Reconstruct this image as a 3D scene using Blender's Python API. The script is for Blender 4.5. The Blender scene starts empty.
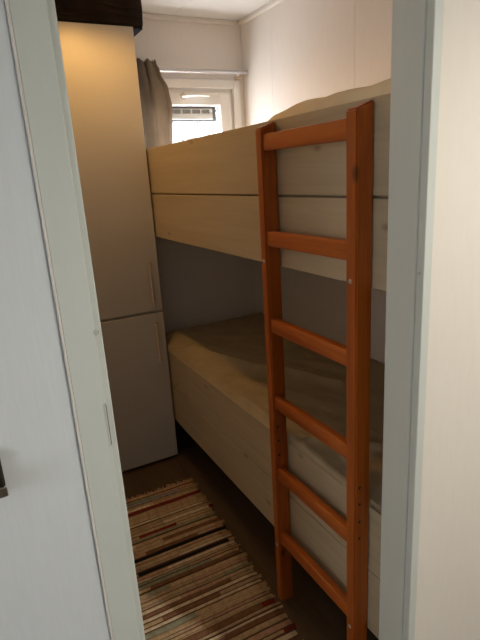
import bpy, bmesh, math, random
from mathutils import Matrix, Vector, noise
random.seed(7)
S = bpy.context.scene
C = S.collection

# ------------------------------------------------------------------ camera
cd = bpy.data.cameras.new('camera'); cam = bpy.data.objects.new('camera', cd); C.objects.link(cam)
cd.sensor_fit = 'VERTICAL'; cd.sensor_height = 36.0; cd.lens = 504.0 / 640.0 * 36.0
cd.clip_start = 0.02
cam.matrix_world = Matrix(((0.88139023, 0.18099136, -0.43634091, 0.0),
                           (-0.46862911, 0.21870143, -0.85589511, 0.0),
                           (-0.05948124, 0.95885964, 0.27757913, 1.5),
                           (0, 0, 0, 1)))
S.camera = cam
S.view_settings.view_transform = 'Standard'; S.view_settings.look = 'None'
S.view_settings.gamma = 1.0; S.view_settings.use_curve_mapping = False
S.view_settings.exposure = 0.0

# ------------------------------------------------------------------ world and daylight
W = bpy.data.worlds.new('world'); S.world = W; W.use_nodes = True
bg = W.node_tree.nodes['Background']; bg.inputs[0].default_value = (0.86, 0.93, 1.0, 1); bg.inputs[1].default_value = 4.0

def area(name, loc, rot, sx, sy, power, col):
    l = bpy.data.lights.new(name, 'AREA'); l.shape = 'RECTANGLE'; l.size = sx; l.size_y = sy
    l.energy = power; l.color = col
    o = bpy.data.objects.new(name, l); C.objects.link(o); o.location = loc; o.rotation_euler = rot
    return o
# daylight entering through the bedroom window and an added unseen hall window
area('bedroom_window_daylight', (1.13, 2.80, 1.63), (math.radians(-90), 0, 0), 0.52, 0.6, 16.0, (0.97, 0.97, 1.0))
area('added_hall_daylight', (-2.66, -1.1, 1.5), (math.radians(90), 0, math.radians(-90)), 1.3, 1.1, 10.0, (1.0, 0.98, 0.93))

# ------------------------------------------------------------------ materials
def mat(name, col, rough=0.6, spec=0.5, metal=0.0):
    m = bpy.data.materials.new(name); m.use_nodes = True
    b = m.node_tree.nodes['Principled BSDF']
    b.inputs['Base Color'].default_value = (*col, 1); b.inputs['Roughness'].default_value = rough
    b.inputs['Metallic'].default_value = metal; b.inputs['Specular IOR Level'].default_value = spec
    return m
def N(m, t, **kw):
    n = m.node_tree.nodes.new(t)
    for k, v in kw.items(): setattr(n, k, v)
    return n
def L(m, a, b): m.node_tree.links.new(a, b)
def coords(m, scale, kind='Object'):
    tc = N(m, 'ShaderNodeTexCoord'); mp = N(m, 'ShaderNodeMapping'); mp.inputs['Scale'].default_value = scale
    L(m, tc.outputs[kind], mp.inputs['Vector']); return mp.outputs['Vector']
def noise_tex(m, vec, scale, detail=3, rough=0.5, dist=0.0):
    n = N(m, 'ShaderNodeTexNoise'); n.inputs['Scale'].default_value = scale; n.inputs['Detail'].default_value = detail
    n.inputs['Roughness'].default_value = rough; n.inputs['Distortion'].default_value = dist
    L(m, vec, n.inputs['Vector']); return n.outputs['Fac']
def ramp(m, fac, stops, interp='LINEAR'):
    r = N(m, 'ShaderNodeValToRGB'); cr = r.color_ramp; cr.interpolation = interp
    while len(cr.elements) > 1: cr.elements.remove(cr.elements[-1])
    cr.elements[0].position = stops[0][0]; cr.elements[0].color = (*stops[0][1], 1)
    for p, c in stops[1:]:
        e = cr.elements.new(p); e.color = (*c, 1)
    L(m, fac, r.inputs['Fac']); return r.outputs['Color']
def mix(m, fac, a, b, mode='MIX'):
    n = N(m, 'ShaderNodeMix', data_type='RGBA', blend_type=mode)
    for sock, v in ((n.inputs[0], fac), (n.inputs[6], a), (n.inputs[7], b)):
        if hasattr(v, 'is_linked'): L(m, v, sock)
        else: sock.default_value = v if isinstance(v, (int, float)) else (*v, 1)
    return n.outputs[2]
def out_col(m, c): L(m, c, m.node_tree.nodes['Principled BSDF'].inputs['Base Color'])
def bump(m, h, strength=0.2, dist=0.01):
    b = N(m, 'ShaderNodeBump'); b.inputs['Strength'].default_value = strength; b.inputs['Distance'].default_value = dist
    L(m, h, b.inputs['Height']); L(m, b.outputs['Normal'], m.node_tree.nodes['Principled BSDF'].inputs['Normal'])

def textured(name, col, rough, scale, amount=0.08, bstr=0.15, bdist=0.002, nscale=1.0):
    m = mat(name, col, rough)
    f = noise_tex(m, coords(m, scale), nscale, 4, 0.6)
    lo = tuple(c * (1 - amount) for c in col); hi = tuple(min(1, c * (1 + amount)) for c in col)
    out_col(m, ramp(m, f, [(0.3, lo), (0.7, hi)])); bump(m, f, bstr, bdist); return m

def wood(name, base, dark, axis, rough=0.5, knots=0.0, knotcol=(0.1, 0.05, 0.02), gs=1.0, flat=False):
    """pine: long grain along axis plus scattered round knots"""
    m = mat(name, base, rough)
    sc = [34 * gs] * 3; sc[axis] = 1.6 * gs
    v = coords(m, sc)
    oi = N(m, 'ShaderNodeObjectInfo')
    add = N(m, 'ShaderNodeVectorMath', operation='MULTIPLY_ADD')
    cmb = N(m, 'ShaderNodeCombineXYZ')
    for i in range(3): L(m, oi.outputs['Random'], cmb.inputs[i])
    L(m, cmb.outputs[0], add.inputs[0]); add.inputs[1].default_value = (40, 40, 40); L(m, v, add.inputs[2])
    g = noise_tex(m, add.outputs[0], 1.0, 5, 0.62, 0.6)
    col = ramp(m, g, [(0.25, dark), (0.6, base), (0.85, tuple(min(1, c * 1.12) for c in base))])
    ks = [3.4 if flat else 7.0] * 3; ks[axis] = 1.7 if flat else 4.0
    kv = N(m, 'ShaderNodeTexVoronoi'); kv.inputs['Scale'].default_value = 1.0
    kadd = N(m, 'ShaderNodeVectorMath', operation='ADD'); L(m, coords(m, ks), kadd.inputs[0])
    kc = N(m, 'ShaderNodeVectorMath', operation='SCALE'); L(m, cmb.outputs[0], kc.inputs[0]); kc.inputs['Scale'].default_value = 17.0
    L(m, kc.outputs[0], kadd.inputs[1])
    if flat:        # boards: knots spread over the broad face
        kv.voronoi_dimensions = '2D'
        sx = N(m, 'ShaderNodeSeparateXYZ'); cx = N(m, 'ShaderNodeCombineXYZ'); L(m, kadd.outputs[0], sx.inputs[0])
        L(m, sx.outputs[1], cx.inputs[0]); L(m, sx.outputs[2], cx.inputs[1]); L(m, cx.outputs[0], kv.inputs['Vector'])
        kf = ramp(m, kv.outputs['Distance'], [(0.0, (1, 1, 1)), (0.018, (0.7, 0.7, 0.7)), (0.034, (0.12, 0.12, 0.12)), (0.06, (0, 0, 0))])
    else:
        L(m, kadd.outputs[0], kv.inputs['Vector'])
        kf = ramp(m, kv.outputs['Distance'], [(0.0, (1, 1, 1)), (0.045, (0.75, 0.75, 0.75)), (0.095, (0, 0, 0))])
    sel = N(m, 'ShaderNodeMath', operation='MULTIPLY'); L(m, kf, sel.inputs[0]); sel.inputs[1].default_value = knots
    out_col(m, mix(m, sel.outputs[0], col, knotcol))
    bump(m, g, 0.08, 0.002)
    return m

M = {}
M['hall_wall'] = textured('cream_wall_vinyl', (0.86, 0.82, 0.75), 0.7, (90, 90, 14), 0.015, 0.08)
M['room_wall'] = textured('pale_wall_panel', (0.83, 0.79, 0.755), 0.6, (90, 90, 12), 0.015, 0.06)
M['ceiling'] = textured('white_ceiling_panel', (0.80, 0.80, 0.80), 0.6, (30, 30, 30), 0.02, 0.08)
M['frame_paint'] = textured('grey_white_frame_paint', (0.67, 0.72, 0.685), 0.42, (40, 40, 5), 0.015, 0.04)
M['door'] = textured('cool_white_door_foil', (0.76, 0.82, 0.86), 0.5, (260, 260, 14), 0.02, 0.12)
M['trim'] = mat('white_trim', (0.80, 0.77, 0.73), 0.45)
M['floor'] = wood('dark_oak_vinyl', (0.115, 0.075, 0.045), (0.07, 0.045, 0.028), 1, 0.42, 0.0)
M['sub'] = mat('dark_subfloor', (0.02, 0.015, 0.01), 0.9)
M['pine'] = wood('pale_pine', (0.50, 0.415, 0.285), (0.41, 0.33, 0.215), 1, 0.55, 0.7, (0.20, 0.13, 0.07), 0.7, flat=True)
M['ladder_z'] = wood('orange_stained_pine_upright', (0.43, 0.105, 0.011), (0.23, 0.040, 0.004), 2, 0.36, 0.9, (0.07, 0.015, 0.004))
M['ladder_y'] = wood('orange_stained_pine_rung', (0.46, 0.112, 0.012), (0.26, 0.045, 0.005), 1, 0.34, 0.85, (0.07, 0.015, 0.004))
M['cab'] = textured('warm_grey_laminate', (0.475, 0.46, 0.44), 0.38, (220, 220, 220), 0.035, 0.03)
M['cab_edge'] = mat('light_edge_band', (0.55, 0.52, 0.47), 0.4)
M['black'] = mat('black_plinth', (0.015, 0.014, 0.013), 0.6)
M['nickel'] = mat('brushed_nickel', (0.66, 0.55, 0.42), 0.3, metal=0.5)
M['chrome'] = mat('chrome', (0.60, 0.60, 0.64), 0.3, metal=1.0)
M['pvc'] = mat('white_window_plastic', (0.88, 0.88, 0.88), 0.35)
M['vent'] = mat('pale_grey_vent', (0.62, 0.62, 0.60), 0.5)
M['slot'] = mat('dark_grey_slot', (0.13, 0.13, 0.14), 0.6)
M['gasket'] = mat('dark_gasket', (0.03, 0.035, 0.045), 0.5)
M['mark'] = mat('grey_scuff', (0.50, 0.52, 0.48), 0.6)
M['lever'] = mat('dark_bronze_lever', (0.06, 0.055, 0.05), 0.35, metal=0.8)
M['leverp'] = mat('brass_grey_plate', (0.30, 0.27, 0.22), 0.35, metal=0.9)
M['lamp'] = mat('white_lamp_base', (0.8, 0.8, 0.78), 0.4)
M['bark'] = mat('pale_bark', (0.45, 0.40, 0.36), 0.9)
M['ground'] = mat('outdoor_ground', (0.4, 0.42, 0.36), 0.95)

def fabric(name, col, amount, weave=900.0, rough=0.9, bstr=0.25):
    m = mat(name, col, rough, 0.2)
    f = noise_tex(m, coords(m, (1, 1, 1)), 9.0, 4, 0.6)
    w = noise_tex(m, coords(m, (1, 1, 1)), weave, 2, 0.5)
    lo = tuple(c * (1 - amount) for c in col); hi = tuple(min(1, c * (1 + amount)) for c in col)
    out_col(m, ramp(m, f, [(0.3, lo), (0.7, hi)])); bump(m, w, bstr, 0.002); return m
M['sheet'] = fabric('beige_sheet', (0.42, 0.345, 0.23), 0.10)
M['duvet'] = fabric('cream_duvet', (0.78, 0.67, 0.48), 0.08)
M['curtain'] = fabric('grey_beige_linen', (0.27, 0.225, 0.18), 0.12, 500)
M['bag'] = fabric('dark_brown_cloth', (0.022, 0.014, 0.010), 0.5, 300)
M['navy'] = fabric('navy_cloth', (0.012, 0.017, 0.035), 0.3, 300)
M['rugbase'] = fabric('rug_warp', (0.12, 0.075, 0.045), 0.3, 400)
M['weft_dark'] = fabric('rug_dark_weft', (0.10, 0.045, 0.025), 0.6, 400)
M['fringe'] = fabric('rug_fringe', (0.55, 0.38, 0.24), 0.2, 400)

# rag rug: every weft strip takes its own slice of colours and changes along its length
m = mat('rag_weft', (0.5, 0.35, 0.22), 0.95, 0.1)
tc = N(m, 'ShaderNodeTexCoord'); oi = N(m, 'ShaderNodeObjectInfo'); sp = N(m, 'ShaderNodeSeparateXYZ'); L(m, tc.outputs['Object'], sp.inputs[0])
cb = N(m, 'ShaderNodeCombineXYZ'); mu = N(m, 'ShaderNodeMath', operation='MULTIPLY'); L(m, oi.outputs['Random'], mu.inputs[0]); mu.inputs[1].default_value = 300.0
mx = N(m, 'ShaderNodeMath', operation='MULTIPLY'); L(m, sp.outputs[0], mx.inputs[0]); mx.inputs[1].default_value = 2.2
L(m, mx.outputs[0], cb.inputs[0]); L(m, mu.outputs[0], cb.inputs[1])
vr = N(m, 'ShaderNodeTexVoronoi', voronoi_dimensions='2D'); vr.inputs['Scale'].default_value = 1.0; L(m, cb.outputs[0], vr.inputs['Vector'])
sr = N(m, 'ShaderNodeSeparateColor'); L(m, vr.outputs['Color'], sr.inputs[0]); f = sr.outputs[0]
tan2 = (0.52, 0.38, 0.25)
tan, rose, cream, red, blk, grn, brn, blu = (0.60, 0.44, 0.27), (0.60, 0.38, 0.26), (0.80, 0.66, 0.47), (0.27, 0.04, 0.03), (0.02, 0.018, 0.022), (0.36, 0.37, 0.26), (0.27, 0.14, 0.08), (0.38, 0.38, 0.42)
c1 = ramp(m, f, [(0.0, blk), (0.012, red), (0.09, brn), (0.15, tan), (0.40, cream), (0.54, rose), (0.70, tan2), (0.84, grn), (0.93, tan), (0.975, blu)], 'CONSTANT')
f2 = noise_tex(m, coords(m, (60, 60, 60)), 1.0, 3, 0.6)
f3 = noise_tex(m, coords(m, (420, 60, 60)), 1.0, 2, 0.6)
out_col(m, mix(m, 1.0, c1, ramp(m, f2, [(0.3, (0.72, 0.70, 0.68)), (0.7, (1.1, 1.1, 1.1))]), 'MULTIPLY'))
bump(m, f3, 0.6, 0.003)
M['weft'] = m

# thin window glass
m = bpy.data.materials.new('thin_glass'); m.use_nodes = True; nt = m.node_tree; nt.nodes.clear()
o_ = nt.nodes.new('ShaderNodeOutputMaterial'); ms = nt.nodes.new('ShaderNodeMixShader'); tr = nt.nodes.new('ShaderNodeBsdfTransparent'); gl = nt.nodes.new('ShaderNodeBsdfGlossy')
gl.inputs['Roughness'].default_value = 0.02; ms.inputs[0].default_value = 0.06
nt.links.new(tr.outputs[0], ms.inputs[1]); nt.links.new(gl.outputs[0], ms.inputs[2]); nt.links.new(ms.outputs[0], o_.inputs[0])
M['glass'] = m
m = bpy.data.materials.new('lit_lamp_shade'); m.use_nodes = True
b = m.node_tree.nodes['Principled BSDF']; b.inputs['Base Color'].default_value = (0.9, 0.8, 0.6, 1)
b.inputs['Emission Color'].default_value = (1.0, 0.62, 0.25, 1); b.inputs['Emission Strength'].default_value = 3.0
M['shade'] = m

m = m.copy(); m.name = 'added_hall_lamp_shade'; m.node_tree.nodes['Principled BSDF'].inputs['Emission Color'].default_value = (1.0, 0.86, 0.68, 1)
M['shade_hall'] = m

# ------------------------------------------------------------------ helpers
def link(name, me, material, parent=None, smooth=False):
    o = bpy.data.objects.new(name, me); C.objects.link(o)
    if material: me.materials.append(material)
    if smooth:
        for p in me.polygons: p.use_smooth = True
    if parent: o.parent = parent
    return o
def obj(name, bm, material, parent=None, smooth=False, angle=None):
    """bm holds world coordinates; the mesh is moved into its parent's (or its own centre's) space"""
    bm.normal_update()
    if parent:
        off = parent_world(parent)
    else:
        off = Vector((0, 0, 0))
    # own origin in the middle of the piece
    c = Vector((0, 0, 0))
    if bm.verts:
        lo = Vector((min(v.co[i] for v in bm.verts) for i in range(3))); hi = Vector((max(v.co[i] for v in bm.verts) for i in range(3)))
        c = (lo + hi) / 2
    bmesh.ops.translate(bm, verts=bm.verts, vec=-c)
    me = bpy.data.meshes.new(name); bm.to_mesh(me); bm.free()
    o = link(name, me, material, parent, smooth); o.location = c - off
    if angle is not None:
        me.set_sharp_from_angle(angle=angle)
    return o
def parent_world(p):
    v = Vector(p.location)
    while p.parent: p = p.parent; v += Vector(p.location)
    return v
def empty(name, loc):
    o = bpy.data.objects.new(name, None); C.objects.link(o); o.location = loc; o.empty_display_size = 0.05; return o
def tag(o, label=None, cat=None, group=None, kind=None):
    if label: o['label'] = label
    if cat: o['category'] = cat
    if group: o['group'] = group
    if kind: o['kind'] = kind
    return o
def box(bm, x0, x1, y0, y1, z0, z1, bev=0.0, seg=1):
    r = bmesh.ops.create_cube(bm, size=1.0); vs = r['verts']
    for v in vs:
        v.co = Vector((x0 + (v.co.x + .5) * (x1 - x0), y0 + (v.co.y + .5) * (y1 - y0), z0 + (v.co.z + .5) * (z1 - z0)))
    if bev > 0:
        es = list({e for v in vs for e in v.link_edges})
        bmesh.ops.bevel(bm, geom=es, offset=bev, segments=seg, affect='EDGES', profile=0.5)
    return bm
def nb(): return bmesh.new()
def B(name, dims, material, parent=None, bev=0.0, seg=1, smooth=False):
    return obj(name, box(nb(), *dims, bev, seg), material, parent, smooth or seg > 1, math.radians(40) if seg > 1 else None)
def tube(bm, pts, r, n=10, cap=True):
    rings = []
    for i, p in enumerate(pts):
        p = Vector(p); a = Vector(pts[max(i - 1, 0)]); c = Vector(pts[min(i + 1, len(pts) - 1)]); t = (c - a).normalized()
        u = t.orthogonal().normalized(); w = t.cross(u)
        if rings:
            pu = rings[-1][1]; u = (pu - t * pu.dot(t)).normalized(); w = t.cross(u)
        rr = r[i] if isinstance(r, (list, tuple)) else r
        rings.append(([bm.verts.new(p + (u * math.cos(2 * math.pi * k / n) + w * math.sin(2 * math.pi * k / n)) * rr) for k in range(n)], u))
    for (a, _), (b_, _) in zip(rings, rings[1:]):
        for k in range(n): bm.faces.new((a[k], a[(k + 1) % n], b_[(k + 1) % n], b_[k]))
    if cap:
        bm.faces.new(list(reversed(rings[0][0]))); bm.faces.new(rings[-1][0])
    return bm
def struct(name, dims_list, material, bev=0.0):
    bm = nb()
    for d_ in dims_list: box(bm, *d_, bev)
    return tag(obj(name, bm, material), kind='structure')

CEIL = 2.297
# ------------------------------------------------------------------ the setting
fl = struct('floor', [(-2.7, 2.3, -3.5, 2.85, -0.06, -0.008)], M['sub'])
plank_cols = 26; pw = 5.0 / plank_cols
for i in range(plank_cols):
    y = -3.5 - random.random() * 1.0
    while y < 2.72:
        y0, y1 = max(y, -3.5), min(y + 1.25, 2.85)
        x0 = -2.7 + i * pw
        if y1 - y0 > 0.02: B('plank', (x0 + .0008, x0 + pw - .0008, y0 + .0008, y1 - .0008, -0.0095, 0.0), M['floor'], fl)
        y += 1.25
ce = struct('ceiling', [(-2.7, 2.3, -3.5, 2.85, CEIL + 0.006, CEIL + 0.06)], M['trim'])
for (x0, x1) in ((-2.7, -1.3), (-1.3, -.1), (-.1, 1.1), (1.1, 2.3)):
    for (y0, y1) in ((-3.5, -2.1), (-2.1, -.7), (-.7, .75), (.75, 1.75), (1.75, 2.85)):
        B('ceiling_panel', (x0 + .0012, x1 - .0012, y0 + .0012, y1 - .0012, CEIL, CEIL + .008), M['ceiling'], ce)
# far wall with the window opening
wx0, wx1, wz0, wz1 = 0.83, 1.435, 1.28, 1.965
struct('wall_back', [(0.0, wx0, 2.72, 2.85, 0, CEIL + .006), (wx1, 1.62, 2.72, 2.85, 0, CEIL + .006),
                     (wx0, wx1, 2.72, 2.85, 0, wz0), (wx0, wx1, 2.72, 2.85, wz1, CEIL + .006)], M['room_wall'])
wr = struct('wall_right', [(1.505, 1.62, 0.80, 2.72, 0, CEIL + .006)], M['trim'])
for (y0, y1) in ((0.80, 1.17), (1.17, 1.77), (1.77, 2.41), (2.41, 2.72)):
    B('wall_panel', (1.5, 1.507, y0 + .0008, y1 - .0008, 0.0, CEIL), M['room_wall'], wr)
struct('wall_left', [(0.0, 0.10, 0.80, 2.72, 0, CEIL + .006)], M['room_wall'])
# front wall around the doorway
RX = 0.7665; LX = 0.137; WF = 0.70; WB = 0.80
struct('wall_front', [(RX + .018, 2.3, WF + .006, WB, 0, CEIL + .006), (-2.7, -0.70, WF + .006, WB, 0, CEIL + .006),
                      (-0.70, RX + .018, WF + .006, WB, 2.06, CEIL + .006)], M['hall_wall'])
struct('wall_hall_left', [(-2.82, -2.7, -3.5, -1.8, 0, CEIL + .006), (-2.82, -2.7, -0.4, 0.80, 0, CEIL + .006), (-2.82, -2.7, -1.8, -0.4, 0, 0.9), (-2.82, -2.7, -1.8, -0.4, 2.1, CEIL + .006)], M['hall_wall'])
struct('wall_hall_right', [(2.3, 2.42, -3.5, 0.80, 0, CEIL + .006)], M['hall_wall'])
struct('wall_hall_back', [(-2.82, 2.42, -3.6, -3.5, 0, CEIL + .006)], M['hall_wall'])
w2 = tag(empty('added_hall_window', (-2.75, -1.1, 0.9)), kind='structure')  # unseen window, added as a daylight source for the hall
bm = nb()
for (a0, a1, z0, z1) in ((-1.8, -1.74, .9, 2.1), (-.46, -.4, .9, 2.1), (-1.74, -.46, .9, .96), (-1.74, -.46, 2.04, 2.1), (-1.13, -1.07, .96, 2.04)): box(bm, -2.79, -2.71, a0, a1, z0, z1)
obj('window_frame', bm, M['pvc'], w2)
B('pane', (-2.753, -2.749, -1.74, -1.13, .96, 2.04), M['glass'], w2); B('pane', (-2.753, -2.749, -1.07, -.46, .96, 2.04), M['glass'], w2)

struct('shade_strip_back', [(0.10, 1.5, 2.708, 2.7199, 0, 0.20)], M['black'])  # black strip standing in for the deep shade under the bed
# left door post (shared by the neighbouring door) with rebate step and strike plate
post = struct('trim_1', [(0.084, LX - .010, WF, WB, 0, 2.06), (LX - .0115, LX, WF + .004, WB, 0, 2.06)], M['frame_paint'], 0.0012)
B('bead', (0.0806, 0.0842, WF - .001, WF + .012, 0, 2.06), M['trim'], post, 0.001)
st = B('strike_plate', (0.1235, 0.1275, WF - .0006, WF + .001, 1.118, 1.19), M['vent'], post)
B('slot', (0.1265, 0.1275, WF - .0009, WF, 1.121, 1.187), M['slot'], st)
obj('scuff', tube(nb(), [(0.1285, WF - .0004, 1.298), (0.1285, WF + .0006, 1.298)], 0.0042, 12), M['mark'], post)
# right jamb: reveal board, groove, narrow casing
jb = struct('trim_2', [(RX, RX + .02, WF + .020, WB, 0, 2.06), (RX + .004, RX + .02, WF + .0125, WF + .0205, 0, 2.06), (RX, RX + .022, WF - .002, WF + .013, 0, 2.06)], M['frame_paint'], 0.0012)
obj('screw', tube(nb(), [(RX - .0008, WF + .0085, 1.29), (RX + .004, WF + .0085, 1.29)], 0.0032, 12), M['mark'], jb)
struct('trim_3', [(0.084, RX + .022, WF - .002, WB, 2.04, 2.07)], M['frame_paint'], 0.001)
struct('trim_4', [(0.10, 1.5, 2.696, 2.72, CEIL - .022, CEIL)], M['trim'], 0.004)
struct('trim_5', [(1.476, 1.5, 0.80, 2.697, CEIL - .022, CEIL)], M['trim'], 0.004)

# neighbouring door on the left with its lever
d1 = tag(empty('door_1', (-0.3, WF + .025, 0)), kind='structure')
B('door_leaf', (-0.695, 0.0803, WF + .003, WF + .043, 0.008, 2.035), M['door'], d1, 0.0015)
hp = B('handle_plate', (-0.062, -0.0225, WF - .012, WF + .003, 1.108, 1.162), M['lever'], d1, 0.003)
bm = nb(); box(bm, -.062, -.0215, WF - .014, WF - .011, 1.096, 1.110, .001)
tube(bm, [(-.045, WF - .010, 1.12), (-.045, WF - .05, 1.12)], .009, 12)
tube(bm, [(-.045, WF - .047, 1.12), (-.07, WF - .05, 1.12), (-.16, WF - .05, 1.117)], [.010, .010, .008], 12)
obj('lever', bm, M['leverp'], hp, True, math.radians(35))
B('door_sill_trim', (-0.695, 0.0795, WF + .001, WF + .003, 0.008, 0.03), M['frame_paint'], d1)

# bedroom window: casing, frame, sash, pane, vent, handle
w1 = tag(empty('window_1', (1.13, 2.72, wz0)), kind='structure')
def ring(bm, x0, x1, z0, z1, w, y0, y1, bev=0.0015):
    box(bm, x0, x0 + w, y0, y1, z0, z1, bev); box(bm, x1 - w, x1, y0, y1, z0, z1, bev)
    box(bm, x0 + w, x1 - w, y0, y1, z1 - w, z1, bev); box(bm, x0 + w, x1 - w, y0, y1, z0, z0 + w, bev)
    return bm
obj('casing', ring(nb(), 0.795, 1.47, 1.245, 2.003, 0.044, 2.704, 2.7195, .003), M['pvc'], w1)
obj('window_frame', ring(nb(), wx0 + .001, wx1 - .001, wz0 + .001, wz1 - .001, 0.032, 2.725, 2.79, .002), M['pvc'], w1)
sa = obj('sash', ring(nb(), wx0 + .026, wx1 - .026, wz0 + .026, wz1 - .026, 0.066, 2.712, 2.772, .003), M['pvc'], w1)
B('pane', (0.92, 1.345, 2.748, 2.752, 1.37, 1.878), M['glass'], sa)
obj('gasket', ring(nb(), 0.918, 1.347, 1.368, 1.877, 0.004, 2.742, 2.747, 0), M['gasket'], sa)
vb = B('vent_strip', (0.92, 1.312, 2.756, 2.772, 1.806, 1.862), M['vent'], w1)
B('vent_backing', (0.92, 1.342, 2.774, 2.784, 1.798, 1.882), M['gasket'], w1)
for i in range(6):
    x = 0.958 + i * 0.058
    bm = nb()
    for k in range(7): box(bm, x + k * .0068, x + k * .0068 + .0048, 2.7545, 2.757, 1.836, 1.857)
    obj('vent_slots', bm, M['slot'], vb)
hb = obj('window_handle', tube(tube(nb(), [(1.125, 2.713, 1.918), (1.125, 2.678, 1.918)], .011, 12), [(1.125, 2.682, 1.918), (1.15, 2.674, 1.920), (1.20, 2.672, 1.921), (1.262, 2.674, 1.917)], [.010, .0085, .0075, .006], 10), M['pvc'], sa, True)
bm = nb(); tube(bm, [(1.125, 2.7135, 1.918), (1.125, 2.704, 1.918)], .018, 16); obj('handle_rose', bm, M['vent'], sa)

# ------------------------------------------------------------------ wardrobe
wd = tag(empty('wardrobe', (0.49, 2.56, 0)), 'tall warm grey two-door wardrobe standing beside the bunk bed', 'wardrobe')
bm = nb(); box(bm, 0.19, 0.79, 2.4315, 2.715, 0.03, 2.153, .001)
obj('body', bm, M['cab'], wd)
B('plinth', (0.20, 0.785, 2.445, 2.71, 0.0, 0.03), M['black'], wd)
for (z0, z1, h0, h1) in ((0.8585, 2.153, 0.89, 1.11), (0.018, 0.8455, 0.585, 0.80)):
    d_ = B('door', (0.19, 0.7895, 2.412, 2.431, z0, z1), M['cab'], wd, 0.0018)
    bm = nb(); hx = 0.738
    tube(bm, [(hx, 2.385, h0), (hx, 2.385, h1)], .0065, 12)
    for z in (h0 + .015, h1 - .015): tube(bm, [(hx, 2.385, z), (hx, 2.413, z)], .0042, 10)
    obj('handle', bm, M['nickel'], d_, True, math.radians(40))

# dark bag on the wardrobe
def lump(x0, x1, y0, y1, z0, z1, rad, amp, freq, seed, n=(22, 12, 6), keep_bottom=True):
    bm = nb(); bmesh.ops.create_cube(bm, size=1.0)
    bmesh.ops.subdivide_edges(bm, edges=bm.edges[:], cuts=n[0] if isinstance(n, tuple) else n, use_grid_fill=True)
    c = Vector(((x0 + x1) / 2, (y0 + y1) / 2, (z0 + z1) / 2)); h = Vector(((x1 - x0) / 2, (y1 - y0) / 2, (z1 - z0) / 2))
    for v in bm.verts:
        p = Vector((v.co.x * 2 * h.x, v.co.y * 2 * h.y, v.co.z * 2 * h.z))
        q = Vector([max(-h[i] + rad, min(h[i] - rad, p[i])) for i in range(3)])
        d_ = p - q
        if d_.length > 1e-6: p = q + d_.normalized() * rad
        w = c + p
        nv = noise.noise_vector(w * freq + Vector((seed, 0, 0))) * amp
        if keep_bottom and w.z < z0 + 0.004: nv.z = max(nv.z, 0)
        v.co = w + nv
        if keep_bottom: v.co.z = max(v.co.z, z0)
    return bm
bag = tag(empty('storage_bag', (0.55, 2.56, 2.155)), 'dark brown cloth storage bag lying on top of the wardrobe', 'bag')
bm = lump(0.22, 0.846, 2.418, 2.69, 2.1545, 2.287, 0.018, 0.006, 9, 3, 14)
bo = obj('bag_body', bm, M['bag'], bag, True)
for k, z in enumerate((2.196, 2.234)):
    bm = nb(); pts = [(0.23 + i * .03, 2.416 - .004 * math.sin(i * .9 + k), z + .010 * math.sin(i * .5 + 2 * k)) for i in range(21)]
    tube(bm, pts, .005, 6); obj('fold', bm, M['bag'], bo, True)
bm = nb(); box(bm, 0.795, 0.838, 2.425, 2.68, 2.1475, 2.1555, 0.002); obj('bag_underside', bm, M['navy'], bag)
M['navy'].node_tree.nodes['Principled BSDF'].inputs['Roughness'].default_value = 0.7

# ------------------------------------------------------------------ curtain and rod
rod = tag(empty('curtain_rod', (1.14, 2.67, 2.034)), 'thin chrome curtain rod above the window', 'curtain rod')
bm = tube(nb(), [(0.80, 2.665, 2.034), (1.494, 2.665, 2.034)], .0105, 12); obj('rod', bm, M['chrome'], rod, True, math.radians(50))
bm = nb(); tube(bm, [(1.455, 2.665, 2.03), (1.455, 2.665, 2.01)], .009, 12); box(bm, 1.447, 1.463, 2.66, 2.7195, 2.006, 2.020, .002); obj('bracket', bm, M['nickel'], rod)
bm = nb(); box(bm, 0.82, 0.836, 2.66, 2.7195, 2.006, 2.030, .002); obj('bracket', bm, M['nickel'], rod)
obj('end_cap', tube(nb(), [(1.494, 2.665, 2.034), (1.4985, 2.665, 2.034)], .014, 12), M['chrome'], rod)
cu = tag(empty('curtain', (0.93, 2.64, 1.63)), 'grey beige linen curtain bunched at the left end of the rod', 'curtain')
bm = nb(); nz, ns = 26, 64
def right_edge(t):      # t 0 top .. 1 bottom
    pts = [(0, .962), (.12, .985), (.3, 1.018), (.5, 1.032), (.7, 1.028), (1, 1.02)]
    for (a, va), (b_, vb_) in zip(pts, pts[1:]):
        if t <= b_: k = (t - a) / (b_ - a); k = k * k * (3 - 2 * k); return va + (vb_ - va) * k
    return pts[-1][1]
rows = []
for iz in range(nz + 1):
    t = iz / nz; z = 2.068 - t * (2.068 - 1.632); row = []
    for s in range(ns + 1):
        u = s / ns; xl = 0.842; xr = right_edge(t)
        x = xl + (xr - xl) * u
        ph = 2 * math.pi * 2.6 * u
        amp = .016 * (0.75 + .35 * math.sin(3 * t + 5 * u))
        y = 2.632 + amp * math.sin(ph + .9 * math.sin(2.2 * t)) + .012 * noise.noise(Vector((x * 14, z * 7, 1)))
        y += 0.03 * max(0, u - .8) / .2 * t          # the free edge turns back towards the wall
        row.append(bm.verts.new((x + .010 * math.cos(ph) * (0.6 + .4 * t), y, z + (.006 * math.sin(ph * 2) if iz == 0 else 0))))
    rows.append(row)
for a, b_ in zip(rows, rows[1:]):
    for s in range(ns): bm.faces.new((a[s], a[s + 1], b_[s + 1], b_[s]))
bmesh.ops.solidify(bm, geom=bm.faces[:], thickness=0.003)
obj('cloth', bm, M['curtain'], cu, True)
for i, x in enumerate((.852, .884, .916, .948)):
    bm = nb(); tube(bm, [(x, 2.665 + .016 * math.cos(a), 2.034 + .016 * math.sin(a)) for a in [k * math.pi / 6 for k in range(13)]], .0028, 6); obj('ring', bm, M['gasket'], cu, True)

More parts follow.
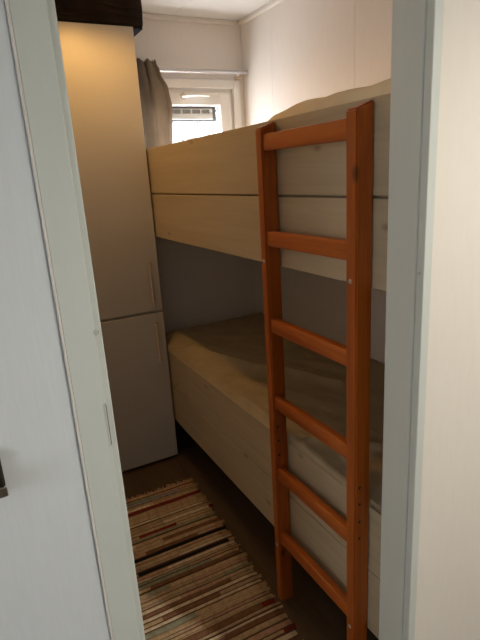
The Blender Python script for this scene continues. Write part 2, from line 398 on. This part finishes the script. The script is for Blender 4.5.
# ------------------------------------------------------------------ bunk bed
bed = tag(empty('bunk_bed', (1.15, 1.77, 0)), 'pale pine two-tier bunk bed with plank side boards along the wall', 'bunk bed')
Y0, Y1 = 0.826, 2.690
for (z0, z1) in ((1.436, 1.640), (1.226, 1.4305), (0.427, 0.630), (0.220, 0.4235)):
    B('side_board', (0.800, 0.828, Y0, Y1, z0, z1), M['pine'], bed, 0.0015)
for z in (1.20, 0.205): pass
B('end_board', (0.800, 1.485, 0.803, 0.8255, 0.0, 1.64), M['pine'], bed, 0.001)
for (z0, z1) in ((1.226, 1.60), (0.23, 0.63)): B('end_board', (0.829, 1.495, 2.691, 2.713, z0, z1), M['pine'], bed, 0.001)
for x0 in (0.829,): B('post', (x0, x0 + .038, 2.650, 2.689, 0.0, 1.60), M['pine'], bed, 0.001)
B('cleat', (0.829, 0.855, Y0 + .002, 2.648, 1.28, 1.32), M['pine'], bed); B('cleat', (1.460, 1.495, Y0 + .002, 2.648, 1.28, 1.32), M['pine'], bed)
B('cleat', (0.829, 0.855, Y0 + .002, 2.648, 0.42, 0.46), M['pine'], bed); B('cleat', (1.460, 1.495, Y0 + .002, 2.648, 0.42, 0.46), M['pine'], bed)
for zb in (1.32, 0.46):
    for i in range(11): B('slat', (0.831, 1.494, Y0 + .03 + i * .163, Y0 + .10 + i * .163, zb, zb + .018), M['pine'], bed)
for (y, z) in ((2.36, 1.615), (1.35, .52), (0.90, .33)):
    pass

# mattresses
def sheet_mattress(x0, x1, y0, y1, z0, top, nx, ny, edge):
    bm = nb(); g = []
    for j in range(ny + 1):
        y = y0 + (y1 - y0) * j / ny; row = []
        for i in range(nx + 1):
            x = x0 + (x1 - x0) * i / nx
            z = top(x, y)
            e = min(x - x0, x1 - x, y - y0, y1 - y)
            if e < edge: z -= edge * (1 - math.sqrt(max(0, 1 - (1 - e / edge) ** 2)))
            row.append(bm.verts.new((x, y, z)))
        g.append(row)
    for j in range(ny):
        for i in range(nx): bm.faces.new((g[j][i], g[j][i + 1], g[j + 1][i + 1], g[j + 1][i]))
    border = [g[0][i] for i in range(nx + 1)] + [g[j][nx] for j in range(1, ny + 1)] + [g[ny][i] for i in range(nx - 1, -1, -1)] + [g[j][0] for j in range(ny - 1, 0, -1)]
    low = [bm.verts.new((v.co.x, v.co.y, z0)) for v in border]; n = len(border)
    for k in range(n): bm.faces.new((border[(k + 1) % n], border[k], low[k], low[(k + 1) % n]))
    bm.faces.new(low)
    return bm
crease = [(0.885, 2.28), (0.925, 2.09), (0.975, 1.94), (1.03, 1.84), (1.10, 1.74), (1.125, 1.66), (1.15, 1.55), (1.19, 1.47)]
crease2 = [(0.83, 1.20), (0.90, 1.16), (0.96, 1.17), (1.03, 1.13)]
crease3 = [(0.86, 1.05), (0.89, 1.11), (0.95, 1.10), (1.0, 1.02)]
crease4 = [(1.0, 2.5), (1.12, 2.3), (1.3, 2.2)]
def pl_dist(x, y, pl):
    best = 9.0; side = 1.0
    for (ax, ay), (bx, by) in zip(pl, pl[1:]):
        dx, dy = bx - ax, by - ay; t = max(0, min(1, ((x - ax) * dx + (y - ay) * dy) / (dx * dx + dy * dy)))
        ex, ey = x - ax - t * dx, y - ay - t * dy; d_ = math.hypot(ex, ey)
        if d_ < best: best = d_; side = 1.0 if ex * dy - ey * dx > 0 else -1.0
    return best * side
def low_top(x, y):
    k = max(0.0, min(1.0, (x - .80) / .16)); k = k * k * (3 - 2 * k)
    edge_z = .648 + .026 * math.exp(-((y - 1.42) / .33) ** 2)
    z = edge_z * (1 - k) + (.668 + .008 * noise.noise(Vector((x * 3, y * 2.5, 0)))) * k
    for pl, h, w in ((crease, .024, .030), (crease2, .014, .016), (crease3, .014, .016), (crease4, .010, .03)):
        d_ = pl_dist(x, y, pl); w2 = w if d_ > 0 else w * .38
        z += h * math.exp(-(d_ / w2) ** 2)
    z += .0055 * noise.noise(Vector((x * 14 + y * 5, y * 6, 4))) + .0025 * noise.noise(Vector((x * 34, y * 22 + x * 12, 8)))
    if y < 1.08: z -= .014 * (1.08 - y) / .22
    return max(z, .634)
lm = tag(empty('mattress', (1.15, 1.75, 0.478)), 'beige sheeted mattress with creases on the lower bunk', 'mattress')
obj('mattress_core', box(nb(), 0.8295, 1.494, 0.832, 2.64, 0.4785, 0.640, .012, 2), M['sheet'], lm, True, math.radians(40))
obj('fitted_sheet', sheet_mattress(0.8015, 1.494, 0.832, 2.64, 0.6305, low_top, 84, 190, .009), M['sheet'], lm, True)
um = tag(empty('mattress', (1.15, 1.75, 1.338)), 'cream mattress on the upper bunk, mostly hidden behind the boards', 'mattress')
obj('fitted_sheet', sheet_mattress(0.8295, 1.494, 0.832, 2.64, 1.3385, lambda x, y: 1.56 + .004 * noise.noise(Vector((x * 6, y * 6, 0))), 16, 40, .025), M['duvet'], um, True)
def duvet_top(x, y):
    e = max(0.0, min(1.0, (1.56 - y) / .30)); e = e * e * (3 - 2 * e)
    return 1.60 + .078 * e + .006 * noise.noise(Vector((x * 8, y * 9, 2))) + .004 * math.sin(y * 38 + x * 14) * e + .02 * max(0, min(1, (x - .85) / .3)) * e
dv = tag(empty('duvet', (1.15, 1.2, 1.57)), 'crumpled cream duvet heaped on the upper bunk behind the ladder', 'duvet')
obj('duvet_cover', sheet_mattress(0.829, 1.49, 0.832, 1.60, 1.567, duvet_top, 40, 46, .03), M['duvet'], dv, True)

# ------------------------------------------------------------------ ladder
ld = tag(empty('bunk_ladder', (0.774, 1.08, 0)), 'orange stained pine ladder with six rungs leaning flat against the bunk bed', 'ladder')
def stile(y0, y1):
    bm = nb(); box(bm, 0.750, 0.7985, y0, y1, 0.0, 1.618)
    for v in bm.verts:
        if v.co.z > 1.0 and v.co.x > .77: v.co.z = 1.636
    bmesh.ops.bevel(bm, geom=[e for e in bm.edges if not all(v.co.z < .01 for v in e.verts)], offset=.004, segments=2, affect='EDGES')
    return obj('stile', bm, M['ladder_z'], ld, True, math.radians(35))
sl = stile(1.273, 1.308); sr = stile(0.877, 0.916)
for z in (1.580, 1.3145, 1.0495, 0.790, 0.530, 0.274):
    B('rung', (0.7535, 0.7785, 0.9155, 1.2735, z - .0225, z + .0225), M['ladder_y'], ld, 0.005, 2)
for s_, yb in ((sl, 1.2905), (sr, 0.8985)):
    for z in (1.246, 0.236):
        obj('bolt', tube(nb(), [(0.7505, yb, z), (0.7485, yb, z)], [.0065, .005], 14), M['chrome'], s_)
    yf = 1.273 if s_ is sl else 0.877
    for z in (0.702, 0.652, 0.598, 0.546):
        obj('hole', tube(nb(), [(0.764, yf + .002, z), (0.764, yf - .0004, z)], .0042, 12), M['black'], s_)

# ------------------------------------------------------------------ rug
rg = tag(empty('rag_rug', (0.43, 1.5, 0)), 'striped woven rag rug on the dark floor beside the bunk bed', 'rug')
def rx(y): return 0.726 + (y - 1.10) * 0.046
B('backing', (0.125, 0.722, 0.87, 2.165, 0.0, 0.004), M['rugbase'], rg)
y = 0.865; k = 0
while y < 2.168:
    thin = k % 2 == 1; w = random.choice((.003, .004, .005, .007)) if thin else random.choice((.010, .013, .016, .019, .024))
    bm = nb(); nseg = 10; rings = []
    h = random.uniform(.004, .006) if thin else random.uniform(.007, .011); xr = rx(y) + random.uniform(-.010, .008); xl = 0.118 + random.uniform(-.008, .008); sd = random.random() * 50
    for i in range(nseg + 1):
        x = xl + (xr - xl) * i / nseg
        dy = .004 * noise.noise(Vector((x * 5, sd * .0 + y * 2.0, 0))) + .0012 * noise.noise(Vector((x * 20, sd, 0))) - .02 * (x - .43)
        hh = h + .0015 * noise.noise(Vector((x * 13, sd, 5)))
        e = .8 if i in (0, nseg) else 1.0
        rings.append([bm.verts.new((x, y + dy + a * w, z * e)) for a, z in ((0.03, .003), (.2, hh * .85), (.5, hh), (.8, hh * .85), (.97, .003))])
    for a, b_ in zip(rings, rings[1:]):
        for q in range(4): bm.faces.new((a[q], b_[q], b_[q + 1], a[q + 1]))
    bm.faces.new(rings[0]); bm.faces.new(list(reversed(rings[-1])))
    bmesh.ops.recalc_face_normals(bm, faces=bm.faces[:])
    obj('weft_strip', bm, M['weft_dark'] if thin and random.random() < .7 else M['weft'], rg, True)
    y += w; k += 1
bm = nb()
for i in range(64):
    x = 0.125 + i * .0101 + random.uniform(-.003, .003); y0 = 2.168 - .02 * (x - .43)
    a = random.uniform(-.012, .012); ln = random.uniform(.014, .034)
    tube(bm, [(x, y0 - .006, .006), (x + a * .5, y0 + ln * .5, .007), (x + a, y0 + ln, .003)], [.0030, .0026, .0012], 5)
tag(obj('fringe', bm, M['fringe'], rg, True), kind='stuff')

# ------------------------------------------------------------------ ceiling lamp of the bedroom (above the picture)
def ceiling_lamp(name, x, y, label, col, power, shade):
    lp = tag(empty(name, (x, y, CEIL)), label, 'lamp')
    obj('lamp_base', tube(nb(), [(x, y, CEIL), (x, y, CEIL - .022)], [.055, .055], 24), M['lamp'], lp)
    bm = nb(); tube(bm, [(x, y, CEIL - .022), (x, y, CEIL - .04), (x, y, CEIL - .055), (x, y, CEIL - .06)], [.05, .047, .03, .01], 24); obj('lamp_shade', bm, shade, lp, True)
    l = bpy.data.lights.new('lamp_bulb', 'SPOT'); l.energy = power; l.color = col; l.shadow_soft_size = 0.03; l.spot_size = math.radians(165); l.spot_blend = 0.5
    o = bpy.data.objects.new('lamp_bulb', l); C.objects.link(o); o.location = (x, y, CEIL - .075)
ceiling_lamp('ceiling_lamp', 0.57, 2.07, 'small round warm ceiling lamp in front of the wardrobe', (1.0, 0.53, 0.14), 11.5, M['shade'])
ceiling_lamp('ceiling_lamp', 1.35, -0.45, 'small round ceiling lamp added in the unseen hall to light the doorway wall', (1.0, 0.93, 0.82), 80.0, M['shade_hall'])  # added lamp out of view, brightens the wall around the doorway

# ------------------------------------------------------------------ bare tree outside the window
tr_ = tag(empty('bare_tree', (2.6, 6.2, -0.6)), 'pale bare branches of a tree outside the window', 'tree')
tube_b = tube(nb(), [(2.6, 6.2, -.6), (2.62, 6.2, .6), (2.6, 6.25, 1.6), (2.75, 6.3, 2.4), (2.9, 6.3, 3.2)], [.11, .09, .07, .05, .02], 10)
obj('trunk', tube_b, M['bark'], tr_, True)
for pts in (((2.6, 6.22, 1.4), (2.75, 6.2, 1.85), (3.0, 6.2, 2.15), (3.4, 6.2, 2.25)), ((2.62, 6.25, 1.7), (2.5, 6.2, 2.0), (2.3, 6.2, 2.35)), ((2.68, 6.3, 2.1), (3.0, 6.3, 2.3), (3.3, 6.3, 2.32)), ((2.8, 6.2, 1.9), (2.95, 6.2, 1.8), (3.25, 6.2, 1.78))):
    obj('branch', tube(nb(), pts, [.022 - .005 * i for i in range(len(pts))], 6), M['bark'], tr_, True)
tag(obj('outdoor_ground', box(nb(), -6, 12, 3.2, 14, -.7, -.6), M['ground']), kind='structure')
